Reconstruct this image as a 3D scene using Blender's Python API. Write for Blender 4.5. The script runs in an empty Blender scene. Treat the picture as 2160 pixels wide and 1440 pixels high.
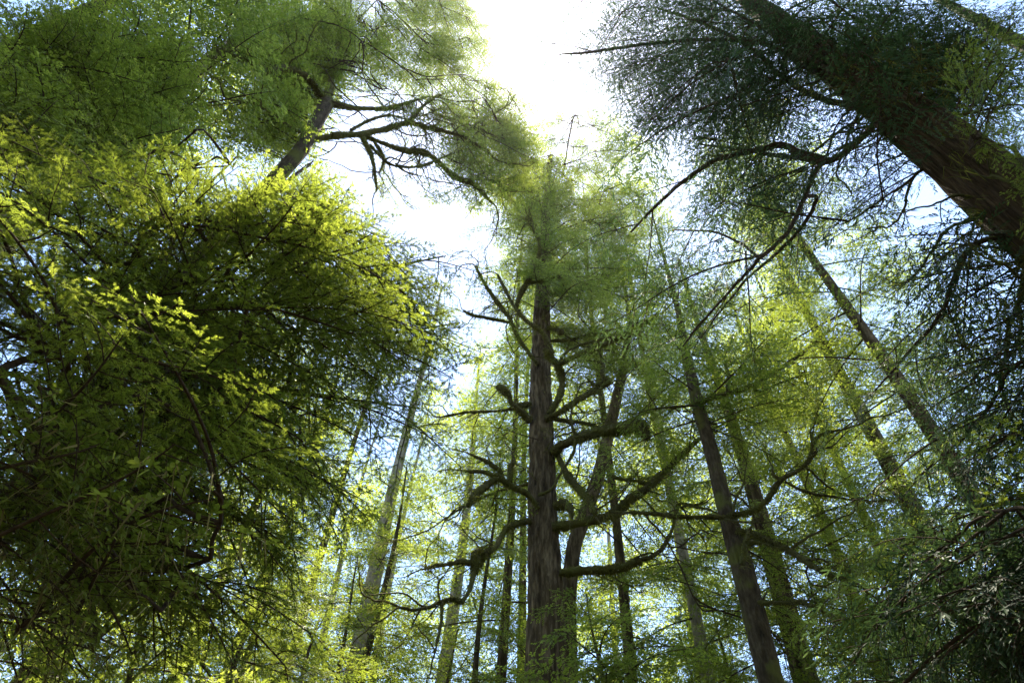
import bpy, math, random
import numpy as np
from mathutils import Matrix, Vector

SC = bpy.context.scene
COL = SC.collection
R = math.radians

# ------------------------------------------------------------------ camera
F = 1440.0                                   # 24 mm on full frame, for a 2160 px wide picture
CAM = np.array([0.0, 0.0, 1.6])
_z = np.array([70.0, 1110.0, -F]); _z /= np.linalg.norm(_z)      # where "straight up" meets the picture
_f = np.array([0, 0, -1.0]); _y = _f - (_f @ _z) * _z; _y /= np.linalg.norm(_y)
_x = np.cross(_y, _z)
ROT = np.array([_x, _y, _z])
cam_d = bpy.data.cameras.new('camera'); cam = bpy.data.objects.new('camera', cam_d); COL.objects.link(cam)
cam_d.sensor_width = 36; cam_d.lens = 24; cam_d.clip_end = 2000; cam_d.clip_start = 0.05
M4 = Matrix([list(ROT[0]) + [CAM[0]], list(ROT[1]) + [CAM[1]], list(ROT[2]) + [CAM[2]], [0, 0, 0, 1]])
cam.matrix_world = M4
SC.camera = cam

# ------------------------------------------------------------------ light
SUN_PX = (1140, 105)
def ray(px, py):
    d = ROT @ np.array([px - 1080.0, 720.0 - py, -F]); return d / np.linalg.norm(d)
sd = ray(*SUN_PX)
sun_el = math.asin(sd[2]); sun_az = math.atan2(sd[0], sd[1])
w = bpy.data.worlds.new('World'); SC.world = w; w.use_nodes = True
nt = w.node_tree; nt.nodes.clear()
sky = nt.nodes.new('ShaderNodeTexSky'); sky.sky_type = 'NISHITA'; sky.sun_disc = False
sky.sun_elevation = sun_el; sky.sun_rotation = sun_az
sky.air_density = 1.0; sky.dust_density = 0.4; sky.ozone_density = 1.5
bg = nt.nodes.new('ShaderNodeBackground'); bg.inputs['Strength'].default_value = 0.10
out = nt.nodes.new('ShaderNodeOutputWorld')
nt.links.new(sky.outputs[0], bg.inputs[0]); nt.links.new(bg.outputs[0], out.inputs[0])
sl = bpy.data.lights.new('sun', 'SUN'); sl.energy = 4.4; sl.angle = R(0.5); sl.color = (1.0, 0.91, 0.74)
so = bpy.data.objects.new('sun', sl); COL.objects.link(so)
so.rotation_euler = Vector(sd).to_track_quat('Z', 'Y').to_euler()
SC.view_settings.view_transform = 'Standard'; SC.view_settings.look = 'None'
SC.view_settings.exposure = 2.5; SC.view_settings.gamma = 1.0
SC.cycles.use_denoising = True
SC.cycles.max_bounces = 12; SC.cycles.diffuse_bounces = 10; SC.cycles.transmission_bounces = 8
SC.cycles.glossy_bounces = 2; SC.cycles.sample_clamp_indirect = 8

# ------------------------------------------------------------------ placing helpers
def at(px, py, D):
    """point on the pixel's ray at horizontal distance D from the camera"""
    d = ray(px, py); return CAM + d * (D / math.hypot(d[0], d[1]))
def on_plane(px, py, base, off=0.0):
    """point on the pixel's ray in the upright plane through a trunk, facing the camera, moved back by off"""
    n = np.array([base[0], base[1], 0.0]); D = np.linalg.norm(n); n /= D
    d = ray(px, py); return CAM + d * ((D + off) / (d @ n))
def depth(p):
    v = ROT.T @ (np.asarray(p) - CAM); return -v[2]
def proj(p):
    v = ROT.T @ (np.asarray(p) - CAM); return 1080 + F * v[0] / -v[2], 720 - F * v[1] / -v[2]

# ------------------------------------------------------------------ materials
def nodes(name):
    m = bpy.data.materials.new(name); m.use_nodes = True
    t = m.node_tree; t.nodes.clear()
    return m, t, (lambda k, **kw: mk(t, k, **kw))
def mk(t, k, **kw):
    n = t.nodes.new(k)
    for a, v in kw.items():
        setattr(n, a, v)
    return n
def ramp(t, stops):
    n = t.nodes.new('ShaderNodeValToRGB'); e = n.color_ramp.elements
    while len(e) < len(stops): e.new(0.5)
    for el, (p, c) in zip(e, stops): el.position = p; el.color = (*c, 1)
    return n

def leaf_mat(name, stops, trans_stops, trans=0.5, rough=0.45, spec=0.35):
    m, t, N = nodes(name)
    at_ = N('ShaderNodeAttribute', attribute_name='tint')
    oi = N('ShaderNodeObjectInfo')
    ad = N('ShaderNodeMath', operation='MULTIPLY_ADD'); ad.inputs[1].default_value = 0.30; ad.inputs[2].default_value = -0.15
    t.links.new(oi.outputs['Random'], ad.inputs[0])
    sm = N('ShaderNodeMath', operation='ADD', use_clamp=True)
    t.links.new(at_.outputs['Fac'], sm.inputs[0]); t.links.new(ad.outputs[0], sm.inputs[1])
    r1 = ramp(t, stops); r2 = ramp(t, trans_stops)
    t.links.new(sm.outputs[0], r1.inputs[0]); t.links.new(sm.outputs[0], r2.inputs[0])
    p = N('ShaderNodeBsdfPrincipled'); p.inputs['Roughness'].default_value = rough; p.inputs['Specular IOR Level'].default_value = spec
    tr = N('ShaderNodeBsdfTranslucent')
    t.links.new(r1.outputs[0], p.inputs['Base Color']); t.links.new(r2.outputs[0], tr.inputs['Color'])
    mx = N('ShaderNodeMixShader'); mx.inputs[0].default_value = trans
    o = N('ShaderNodeOutputMaterial')
    t.links.new(p.outputs[0], mx.inputs[1]); t.links.new(tr.outputs[0], mx.inputs[2]); t.links.new(mx.outputs[0], o.inputs[0])
    return m
def bark_mat(name, cols, zs=0.25, sc=9.0, bump=0.5, rough=0.9, moss=0.0):
    m, t, N = nodes(name)
    tc = N('ShaderNodeTexCoord'); mp = N('ShaderNodeMapping'); mp.inputs['Scale'].default_value = (1, 1, zs)
    t.links.new(tc.outputs['Object'], mp.inputs[0])
    n1 = N('ShaderNodeTexNoise'); n1.inputs['Scale'].default_value = sc; n1.inputs['Detail'].default_value = 8; n1.inputs['Roughness'].default_value = 0.65
    t.links.new(mp.outputs[0], n1.inputs[0])
    n2 = N('ShaderNodeTexNoise'); n2.inputs['Scale'].default_value = 1.6; n2.inputs['Detail'].default_value = 5
    t.links.new(tc.outputs['Object'], n2.inputs[0])
    r1 = ramp(t, [(0.28, cols[0]), (0.5, cols[1]), (0.72, cols[2])])
    t.links.new(n1.outputs[0], r1.inputs[0])
    last = r1.outputs[0]
    if moss > 0:
        r2 = ramp(t, [(0.62 - moss * 0.3, (0, 0, 0)), (0.70 - moss * 0.2, (1, 1, 1))])
        t.links.new(n2.outputs[0], r2.inputs[0])
        mixc = N('ShaderNodeMixRGB'); mixc.inputs[2].default_value = (0.085, 0.085, 0.022, 1)
        t.links.new(r2.outputs[0], mixc.inputs[0]); t.links.new(last, mixc.inputs[1]); last = mixc.outputs[0]
    p = N('ShaderNodeBsdfPrincipled'); p.inputs['Roughness'].default_value = rough; p.inputs['Specular IOR Level'].default_value = 0.10
    t.links.new(last, p.inputs['Base Color'])
    bp = N('ShaderNodeBump'); bp.inputs['Strength'].default_value = bump; bp.inputs['Distance'].default_value = 0.06
    t.links.new(n1.outputs[0], bp.inputs['Height']); t.links.new(bp.outputs[0], p.inputs['Normal'])
    o = N('ShaderNodeOutputMaterial'); t.links.new(p.outputs[0], o.inputs[0])
    return m

M = {}
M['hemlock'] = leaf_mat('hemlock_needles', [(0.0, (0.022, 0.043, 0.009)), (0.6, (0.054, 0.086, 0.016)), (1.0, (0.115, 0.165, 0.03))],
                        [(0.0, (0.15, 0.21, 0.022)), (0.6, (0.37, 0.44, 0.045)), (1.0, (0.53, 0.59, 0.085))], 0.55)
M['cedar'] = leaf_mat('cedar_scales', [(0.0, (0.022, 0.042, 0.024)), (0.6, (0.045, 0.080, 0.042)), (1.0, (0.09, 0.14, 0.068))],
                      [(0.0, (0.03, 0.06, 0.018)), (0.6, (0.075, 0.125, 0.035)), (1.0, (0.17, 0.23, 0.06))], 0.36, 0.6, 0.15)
M['lichen'] = leaf_mat('hanging_lichen', [(0.0, (0.10, 0.085, 0.035)), (0.6, (0.19, 0.16, 0.07)), (1.0, (0.30, 0.27, 0.13))],
                       [(0.0, (0.12, 0.10, 0.03)), (0.6, (0.22, 0.19, 0.07)), (1.0, (0.35, 0.31, 0.12))], 0.45, 0.9, 0.1)
M['moss'] = leaf_mat('limb_moss', [(0.0, (0.035, 0.032, 0.010)), (0.6, (0.085, 0.085, 0.02)), (1.0, (0.17, 0.17, 0.04))],
                     [(0.0, (0.06, 0.055, 0.01)), (0.6, (0.16, 0.16, 0.03)), (1.0, (0.30, 0.30, 0.06))], 0.4, 0.95, 0.05)
M['twig'] = bark_mat('twig_bark', [(0.025, 0.017, 0.011), (0.05, 0.034, 0.022), (0.085, 0.06, 0.04)], 1, 25, 0.3)
M['grey_bark'] = bark_mat('grey_bark', [(0.011, 0.007, 0.004), (0.070, 0.050, 0.027), (0.20, 0.152, 0.092)], 0.16, 9, 1.0)
M['sunlit_pale_bark'] = bark_mat('sunlit_pale_bark', [(0.09, 0.075, 0.06), (0.26, 0.225, 0.185), (0.42, 0.38, 0.33)], 0.3, 9, 0.7)  # greyish bark in a paler copy: sunlight on trunks put into the colour
M['dark_bark'] = bark_mat('dark_bark', [(0.017, 0.012, 0.007), (0.053, 0.039, 0.023), (0.108, 0.083, 0.052)], 0.3, 12, 0.8, moss=0.3)
M['cedar_bark'] = bark_mat('cedar_bark', [(0.014, 0.008, 0.004), (0.052, 0.031, 0.016), (0.11, 0.072, 0.038)], 0.10, 26, 1.0)
M['moss_bark'] = bark_mat('mossy_limb_bark', [(0.030, 0.026, 0.012), (0.070, 0.062, 0.024), (0.12, 0.11, 0.04)], 1, 14, 0.9, moss=0.5)
def ground_mat():
    m, t, N = nodes('forest_floor')
    tc = N('ShaderNodeTexCoord')
    n1 = N('ShaderNodeTexNoise'); n1.inputs['Scale'].default_value = 0.7; n1.inputs['Detail'].default_value = 10
    t.links.new(tc.outputs['Object'], n1.inputs[0])
    r1 = ramp(t, [(0.35, (0.035, 0.024, 0.014)), (0.5, (0.06, 0.045, 0.022)), (0.65, (0.05, 0.075, 0.018))])
    t.links.new(n1.outputs[0], r1.inputs[0])
    p = N('ShaderNodeBsdfPrincipled'); p.inputs['Roughness'].default_value = 0.95
    t.links.new(r1.outputs[0], p.inputs['Base Color'])
    o = N('ShaderNodeOutputMaterial'); t.links.new(p.outputs[0], o.inputs[0])
    return m
M['ground'] = ground_mat()

# ------------------------------------------------------------------ mesh collector
class MB:
    """gathers quads and triangles with a tint value per vertex; material index per batch"""
    def __init__(s): s.v = []; s.tint = []; s.q = []; s.qm = []; s.t = []; s.tm = []; s.n = 0
    def add(s, v, quads=None, tris=None, tint=0.5, mat=0):
        v = np.asarray(v, dtype=np.float32).reshape(-1, 3)
        s.v.append(v); s.tint.append(np.broadcast_to(np.asarray(tint, dtype=np.float32), (len(v),)).copy())
        if quads is not None and len(quads):
            s.q.append(np.asarray(quads, dtype=np.int32) + s.n); s.qm.append(np.full(len(quads), mat, np.int32))
        if tris is not None and len(tris):
            s.t.append(np.asarray(tris, dtype=np.int32) + s.n); s.tm.append(np.full(len(tris), mat, np.int32))
        s.n += len(v)
    def tube(s, pts, rad, seg=5, mat=0, tint=0.5, cap=False, rng=None, lump=0.0):
        pts = np.asarray(pts, float); n = len(pts); rad = np.broadcast_to(np.asarray(rad, float), (n,))
        T = np.gradient(pts, axis=0); T /= np.linalg.norm(T, axis=1)[:, None] + 1e-9
        ref = np.where(np.abs(T[:, 2:3]) > 0.9, [[1.0, 0, 0]], [[0, 0, 1.0]])
        A = np.cross(T, ref); A /= np.linalg.norm(A, axis=1)[:, None] + 1e-9
        for i in range(1, n):
            a = A[i - 1] - T[i] * (A[i - 1] @ T[i]); l = np.linalg.norm(a)
            if l > 1e-4: A[i] = a / l
        B = np.cross(T, A)
        th = np.linspace(0, 2 * np.pi, seg, endpoint=False)
        rr = np.repeat(rad[:, None], seg, 1)
        if lump and rng is not None: rr = rr * (1 + lump * rng.normal(0, 1, rr.shape))
        v = pts[:, None] + rr[:, :, None] * (np.cos(th)[None, :, None] * A[:, None] + np.sin(th)[None, :, None] * B[:, None])
        i, j = np.meshgrid(np.arange(n - 1), np.arange(seg), indexing='ij')
        j2 = (j + 1) % seg
        q = np.stack([i * seg + j, i * seg + j2, (i + 1) * seg + j2, (i + 1) * seg + j], -1).reshape(-1, 4)
        v = v.reshape(-1, 3); tr = None
        if cap:
            v = np.vstack([v, pts[-1:] + T[-1:] * rad[-1] * 0.3]); c = n * seg
            k = np.arange(seg); tr = np.stack([(n - 1) * seg + k, (n - 1) * seg + (k + 1) % seg, np.full(seg, c)], -1)
        s.add(v, q, tr, tint, mat)
    def mesh(s, name, mats, smooth=False):
        me = bpy.data.meshes.new(name)
        v = np.concatenate(s.v)
        q = np.concatenate(s.q) if s.q else np.zeros((0, 4), np.int32)
        t = np.concatenate(s.t) if s.t else np.zeros((0, 3), np.int32)
        me.vertices.add(len(v)); me.vertices.foreach_set('co', v.ravel())
        nl = q.size + t.size; me.loops.add(nl)
        me.loops.foreach_set('vertex_index', np.concatenate([q.ravel(), t.ravel()]).astype(np.int32))
        me.polygons.add(len(q) + len(t))
        ls = np.concatenate([np.arange(len(q)) * 4, q.size + np.arange(len(t)) * 3]).astype(np.int32)
        me.polygons.foreach_set('loop_start', ls)
        mi = np.concatenate((s.qm if s.qm else [np.zeros(0, np.int32)]) + (s.tm if s.tm else [])).astype(np.int32)
        for m in mats: me.materials.append(m)
        me.polygons.foreach_set('material_index', mi)
        if smooth: me.polygons.foreach_set('use_smooth', np.ones(len(mi), bool))
        a = me.attributes.new('tint', 'FLOAT', 'POINT'); a.data.foreach_set('value', np.concatenate(s.tint))
        me.update(); me.validate()
        return me

def unit(v): return v / (np.linalg.norm(v, axis=-1, keepdims=True) + 1e-9)

def leaves(mb, P, D, S, ln, wd, tint, mat=1, needles=0, rng=None):
    """P base, D direction, S side: arrays (k,3); flat little blades, or rows of needles"""
    k = len(P); ln = np.broadcast_to(ln, (k,))[:, None]; wd = np.broadcast_to(wd, (k,))[:, None]
    tint = np.broadcast_to(tint, (k,))
    if needles == 0:
        nrm = np.cross(D, S) * wd * 0.12
        v = np.stack([P, P + D * ln * 0.28 + S * wd * 0.46 + nrm, P + D * ln * 0.74 + S * wd * 0.42 + nrm, P + D * ln,
                      P + D * ln * 0.74 - S * wd * 0.42 + nrm, P + D * ln * 0.28 - S * wd * 0.46 + nrm], 1)
        b = (np.arange(k) * 6)[:, None]
        mb.add(v, np.concatenate([b + [[0, 1, 2, 3]], b + [[0, 3, 4, 5]]]), None, np.repeat(tint, 6), mat)
    elif needles == -1:
        v = np.stack([P - S * wd * 0.5, P + S * wd * 0.5, P + D * ln], 1)
        mb.add(v, None, np.arange(3 * k).reshape(-1, 3), np.repeat(tint, 3), mat)
    else:
        vs = []
        for i in range(needles):
            f0 = (i + 0.1) / needles
            for sgn in (-1, 1):
                b = P + D * ln * (f0 + 0.03 * sgn)
                nl = wd * (0.85 - 0.35 * f0)
                tip = b + (S * sgn * 0.85 + D * 0.55) * nl
                vs.append(np.stack([b - D * wd * 0.19, tip, b + D * wd * 0.19], 1))
        vs.append(np.stack([P - S * wd * 0.20, P + D * ln * 1.1, P + S * wd * 0.20], 1))
        v = np.concatenate(vs, 1)
        mb.add(v, None, np.arange(v.shape[0] * v.shape[1]).reshape(-1, 3), np.repeat(tint, v.shape[1]), mat)

UP = np.array([0, 0, 1.0])
def make_bough(name, seed, L, kind='hemlock', leaf=0.042, dens=1.0, needles=0, stems3=True, lichen=0.0):
    """a flat, drooping conifer bough of length L along +X, with its woody skeleton"""
    rng = np.random.default_rng(seed); mb = MB()
    n = 22; t = np.linspace(0, 1, n)
    droop = {'hemlock': 0.16, 'cedar': 0.24}[kind] * rng.uniform(0.7, 1.3)
    ax = np.stack([t * L, L * 0.035 * np.sin(t * rng.uniform(3, 6) + rng.uniform(0, 6)) * t,
                   L * (0.10 * t - (0.10 + droop) * t ** 2.2) + (L * 0.10 * t ** 4 if kind == 'cedar' else 0)], 1)
    mb.tube(ax, 0.0075 * L ** 0.8 * (1 - t) ** 0.7 + 0.0025, 5, 0)
    # side branches
    sp2 = (0.17 if kind == 'hemlock' else 0.17) * (leaf / 0.05) ** 0.5 / dens ** 0.5
    ts = []; x = 0.10 * L + 0.05
    while x < L * 0.985:
        ts.append(x / L); x += sp2 * rng.uniform(0.6, 1.4) * (0.55 + 0.45 * (1 - x / L))
    side = 1
    for tt in ts:
        side = -side
        i = min(int(tt * (n - 1)), n - 2); fr = tt * (n - 1) - i
        p0 = ax[i] * (1 - fr) + ax[i + 1] * fr
        T = unit(ax[i + 1] - ax[i]); B = unit(np.cross(UP, T))
        shp = (1 - tt) ** 0.75 * min(1, 0.25 + tt / 0.3)
        l2 = L * 0.46 * shp * rng.uniform(0.5, 1.25) + 0.12
        l2 = min(l2, 1.7)
        if rng.uniform() < 0.12: l2 *= 0.3
        fan_tint = rng.normal(0, 0.13)
        a = R(rng.uniform(42, 68))
        d2 = unit(T * math.cos(a) + B * side * math.sin(a) + UP * rng.normal(0.02, 0.16))
        m2 = max(5, int(l2 / 0.10)); s = np.linspace(0, 1, m2)
        dr = (0.26 if kind == 'hemlock' else 0.85) * rng.uniform(0.5, 1.5)
        br = p0 + l2 * (s[:, None] * d2 + s[:, None] ** 2 * (T * 0.16 - UP * dr * 0.5) + (rng.normal(0, 0.03, 3) * np.sin(s * 4)[:, None]))
        mb.tube(br, (0.0042 * l2 ** 0.6 + 0.0012) * (1 - s) ** 0.6 + 0.0012, 3, 0)
        # twigs on it
        sp3 = (0.036 if kind == 'hemlock' else 0.030) * (leaf / 0.042) / dens
        k = max(3, int(l2 * 0.93 / sp3))
        u = np.sort(np.clip((np.arange(k) + rng.uniform(-0.4, 0.4, k)) / k * 0.95 + 0.05, 0.03, 0.995))
        sg = np.where(np.arange(k) % 2 == 0, 1.0, -1.0)
        ii = np.minimum((u * (m2 - 1)).astype(int), m2 - 2); ff = (u * (m2 - 1) - ii)[:, None]
        q0 = br[ii] * (1 - ff) + br[ii + 1] * ff
        T2 = unit(br[ii + 1] - br[ii]); upb = unit(UP + rng.normal(0, 0.30, 3)); N2 = unit(np.cross(T2, np.cross(upb + 0 * T2, T2)))
        B2 = unit(np.cross(N2, T2))
        l3 = (0.50 * l2 * (1 - u) ** 0.75 + leaf * 1.5) * rng.uniform(0.45, 1.2, k); l3 = np.minimum(l3 * (1 if kind == 'hemlock' else 1.25), 0.34 + leaf)
        a3 = np.radians(rng.uniform(35, 62, k))[:, None]
        d3 = unit(T2 * np.cos(a3) + B2 * sg[:, None] * np.sin(a3) + N2 * rng.normal(0, 0.22, (k, 1)))
        # the branch tip itself is a twig too
        q0 = np.vstack([q0, br[-1:]]); d3 = np.vstack([d3, T2[-1:]]); l3 = np.append(l3, leaf * 1.6); u = np.append(u, 1.0)
        N2 = np.vstack([N2, N2[-1:]]); k += 1
        drp = -UP * ((0.12 if kind == 'hemlock' else 0.42))
        step4 = leaf * (0.30 if needles else 0.38)
        K = max(2, int(0.5 + l3.max() / step4))
        if stems3:
            e = q0 + l3[:, None] * (d3 + drp); sd_ = unit(np.cross(d3, UP)) * 0.0016
            v = np.stack([q0 - sd_, q0 + sd_, e + sd_ * 0.4, e - sd_ * 0.4], 1)
            mb.add(v, np.arange(4 * k).reshape(-1, 4), None, 0.3, 0)
        # blades along every twig
        if lichen < 1:
            w_ = (np.arange(K) + 0.5) / K
            pos = q0[:, None] + (l3[:, None] * w_[None])[:, :, None] * d3[:, None] + (l3[:, None] * w_[None] ** 2)[:, :, None] * drp
            nb = np.maximum(2, (l3 / step4).astype(int))
            keep = (w_[None] * 0 + rng.uniform(0, 1, (k, K))) < (nb / K)[:, None]
            keep[:, -1] = True
            S3 = unit(np.cross(N2, d3))[:, None] + np.zeros((k, K, 3))
            sgn = np.where((np.arange(K) % 2 == 0), 1.0, -1.0)[None, :] * np.where(rng.uniform(size=(k, 1)) < 0.5, 1, -1)
            aa = np.radians(rng.uniform(28, 55, (k, K)) if kind == 'hemlock' else rng.uniform(14, 30, (k, K)))
            aa[:, -1] *= 0.15
            D3 = d3[:, None] + np.zeros((k, K, 3))
            dd = unit(D3 * np.cos(aa)[..., None] + S3 * (sgn * np.sin(aa))[..., None] + N2[:, None] * rng.normal(0.0, 0.18, (k, K, 1)) + drp * 0.6)
            nn = unit(N2[:, None] + rng.normal(0, 0.33 if kind == 'hemlock' else 0.15, (k, K, 3)))
            ss = unit(np.cross(nn, dd))
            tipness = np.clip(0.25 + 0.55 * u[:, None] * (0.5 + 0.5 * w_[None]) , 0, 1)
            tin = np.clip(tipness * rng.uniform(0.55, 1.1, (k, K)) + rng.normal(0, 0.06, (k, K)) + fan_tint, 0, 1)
            ln = leaf * rng.uniform(0.7, 1.25, (k, K)) * (1.0 - 0.25 * w_[None])
            kk = keep.ravel()
            wd = leaf * (0.38 if needles == 0 else 0.42) if kind == 'hemlock' else leaf * 0.20
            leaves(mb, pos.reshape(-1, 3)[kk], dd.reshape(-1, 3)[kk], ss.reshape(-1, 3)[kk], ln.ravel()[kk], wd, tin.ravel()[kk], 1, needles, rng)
        if lichen > 0:
            m = int(k * lichen * 2.2) + 1
            ix = rng.integers(0, k, m); fr_ = rng.uniform(0, 1, (m, 1))
            p = q0[ix] + l3[ix][:, None] * d3[ix] * fr_
            hl = rng.uniform(0.05, 0.30, m) * rng.uniform(0.4, 1, m)
            dd = unit(-UP + rng.normal(0, 0.16, (m, 3))); ss = unit(np.cross(dd, rng.normal(0, 1, (m, 3))))
            leaves(mb, p, dd, ss, hl, 0.0045 + 0.01 * rng.uniform(0, 1, m) ** 3, rng.uniform(0.1, 1, m), 2, -1)
    return mb.mesh(name, [M['twig'], M[kind], M['lichen']])

PROTO = {}
def protos():
    s = 100
    for key, Ls, nv, kw in (('near', (1.0, 1.7, 2.6), 3, dict(leaf=0.034, dens=0.95, needles=3)),
                            ('mid', (1.8, 3.0, 4.6), 3, dict(leaf=0.060, dens=0.9, stems3=True)),
                            ('far', (2.6, 4.4, 6.2), 3, dict(leaf=0.11, dens=1.0, stems3=False)),
                            ('lichen', (1.4, 2.4), 3, dict(leaf=0.05, dens=0.6, lichen=0.9)),
                            ('bare', (1.4, 2.2), 2, dict(leaf=0.045, dens=0.35, lichen=1.0)),
                            ('cedar', (1.4, 2.4, 3.6), 3, dict(kind='cedar', leaf=0.070, dens=1.0, stems3=True)),
                            ('cedarfar', (4.0,), 2, dict(kind='cedar', leaf=0.11, dens=1.0, stems3=False))):
        PROTO[key] = []
        for L in Ls:
            for v in range(nv):
                s += 1
                PROTO[key].append((L, make_bough('bough_%s' % key, s, L, **kw)))
protos()

def make_twig(name, seed, L):
    """a dead, crooked, forking branchlet with wisps of moss"""
    rng = np.random.default_rng(seed); mb = MB()
    def grow(p, d, l, r, depth_):
        n = max(4, int(l / 0.07)); pts = [p]; dirs = []
        for i in range(n):
            d = unit(d + rng.normal(0, 0.20, 3) + UP * 0.02); p = p + d * l / n; pts.append(p); dirs.append(d)
        pts = np.array(pts); mb.tube(pts, np.linspace(r, r * 0.35, n + 1), 5 if depth_ == 0 else 3, 0)
        k = int(l * 14)
        ii = rng.integers(0, n, k); dd = unit(-UP + rng.normal(0, 0.3, (k, 3)))
        leaves(mb, pts[ii], dd, unit(np.cross(dd, rng.normal(0, 1, (k, 3)))), rng.uniform(0.03, 0.16, k), 0.012, rng.uniform(0.2, 1, k), 1, -1)
        if depth_ < 3:
            for q in range(int(rng.integers(3, 6)) if depth_ < 2 else 2):
                i = int(rng.uniform(0.15, 1) * n) ; i = min(i, n - 1)
                d2 = unit(dirs[i] * 0.8 + rng.normal(0, 0.65, 3))
                grow(pts[i + 1], d2, l * rng.uniform(0.3, 0.65) * (1 - 0.4 * i / n), r * (1 - 0.6 * i / n) * 0.6, depth_ + 1)
    grow(np.zeros(3), np.array([1.0, 0, 0.05]), L, 0.013 * L + 0.006, 0)
    return mb.mesh(name, [M['moss_bark'], M['moss']])
PROTO['twig'] = [(L, make_twig('twig_dead', 900 + i, L)) for i, L in enumerate((0.7, 0.7, 0.7, 1.3, 1.3, 1.3, 1.3, 2.0, 2.0, 2.0))]

# ------------------------------------------------------------------ things
def thing(name, label, cat, loc, group=None):
    o = bpy.data.objects.new(name, None); COL.objects.link(o); o.location = loc
    o.empty_display_size = 0.5
    o['label'] = label; o['category'] = cat
    if group: o['group'] = group
    return o
def part(name, me, parent, mat=None, loc=None):
    o = bpy.data.objects.new(name, me); COL.objects.link(o); o.parent = parent
    if loc is not None: o.location = loc
    return o

def vnoise(rng, nx, ny):
    g = rng.uniform(0, 1, (nx, ny))
    def f(u, v):           # u periodic in [0,1), v free
        x = (u % 1.0) * nx; i = np.floor(x).astype(int); a = x - i; a = a * a * (3 - 2 * a)
        y = v; j = np.floor(y).astype(int); b = y - j; b = b * b * (3 - 2 * b)
        i0, i1, j0, j1 = i % nx, (i + 1) % nx, j % ny, (j + 1) % ny
        return (g[i0, j0] * (1 - a) + g[i1, j0] * a) * (1 - b) + (g[i0, j1] * (1 - a) + g[i1, j1] * a) * b
    return f

def trunk_mesh(name, pts, rad, mat, seed=0, seg=40, step=0.12, furrow=0.07, ridges=22, zlen=0.5, flare=True):
    """trunk along pts (local), with furrowed bark as relief"""
    rng = np.random.default_rng(seed); pts = np.asarray(pts, float); rad = np.asarray(rad, float)
    d = np.concatenate([[0], np.cumsum(np.linalg.norm(np.diff(pts, axis=0), axis=1))])
    n = max(8, int(d[-1] / step)); s = np.linspace(0, d[-1], n)
    P = np.stack([np.interp(s, d, pts[:, k]) for k in range(3)], 1); r = np.interp(s, d, rad)
    # soften corners and wander a little
    ker = np.ones(7) / 7
    for k in range(2):
        pp = np.pad(P[:, k], 3, mode='edge'); sm = np.convolve(pp, ker, 'valid'); P[1:-1, k] = sm[1:-1]
    if flare: r = r * (1 + 0.75 * np.exp(-s / 0.55))
    th = np.linspace(0, 1, seg, endpoint=False)
    f1 = vnoise(rng, ridges, 97); f2 = vnoise(rng, ridges * 2, 89); f3 = vnoise(rng, 5, 61); f4 = vnoise(rng, 6, 7)
    U, V = np.meshgrid(th, s, indexing='xy')
    tw = 0.02 * np.sin(V * 0.7) + 0.012 * V * rng.uniform(-0.3, 0.3)
    a = 1 - np.abs(2 * f1(U + tw, V / zlen) - 1); b = f2(U + tw * 1.3, V / zlen * 2.3)
    rel = (np.minimum(1, 1.7 * a) ** 0.8 * 0.8 + b * 0.4 - 0.75) * furrow
    lobes = 0.35 * np.exp(-s / 0.6)[:, None] * (f4(U, V * 0) - 0.4) if flare else 0
    rr = r[:, None] * (1 + rel + 0.05 * (f3(U, V / 1.7) - 0.5) + lobes)
    T = np.gradient(P, axis=0); T = unit(T)
    A = unit(np.cross(T, np.array([0.3, -1, 0.05]) + 0 * T)); B = np.cross(T, A)
    ang = 2 * np.pi * U
    v = P[:, None] + rr[..., None] * (np.cos(ang)[..., None] * A[:, None] + np.sin(ang)[..., None] * B[:, None])
    mb = MB(); i, j = np.meshgrid(np.arange(n - 1), np.arange(seg), indexing='ij'); j2 = (j + 1) % seg
    q = np.stack([i * seg + j, i * seg + j2, (i + 1) * seg + j2, (i + 1) * seg + j], -1).reshape(-1, 4)
    vv = np.vstack([v.reshape(-1, 3), P[-1:]]); k = np.arange(seg)
    tr = np.stack([(n - 1) * seg + k, (n - 1) * seg + (k + 1) % seg, np.full(seg, n * seg)], -1)
    mb.add(vv, q, tr, 0.5, 0)
    return mb.mesh(name, [mat], True)

def spline(pts, n):
    pts = np.asarray(pts, float)
    if len(pts) == 2: return pts[0] + (pts[1] - pts[0]) * np.linspace(0, 1, n)[:, None]
    P = np.vstack([2 * pts[0] - pts[1], pts, 2 * pts[-1] - pts[-2]]); m = len(pts) - 1
    u = np.linspace(0, m - 1e-6, n); i = u.astype(int); f = (u - i)[:, None]
    p0, p1, p2, p3 = P[i], P[i + 1], P[i + 2], P[i + 3]
    return 0.5 * (2 * p1 + (p2 - p0) * f + (2 * p0 - 5 * p1 + 4 * p2 - p3) * f ** 2 + (3 * p1 - p0 - 3 * p2 + p3) * f ** 3)

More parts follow.
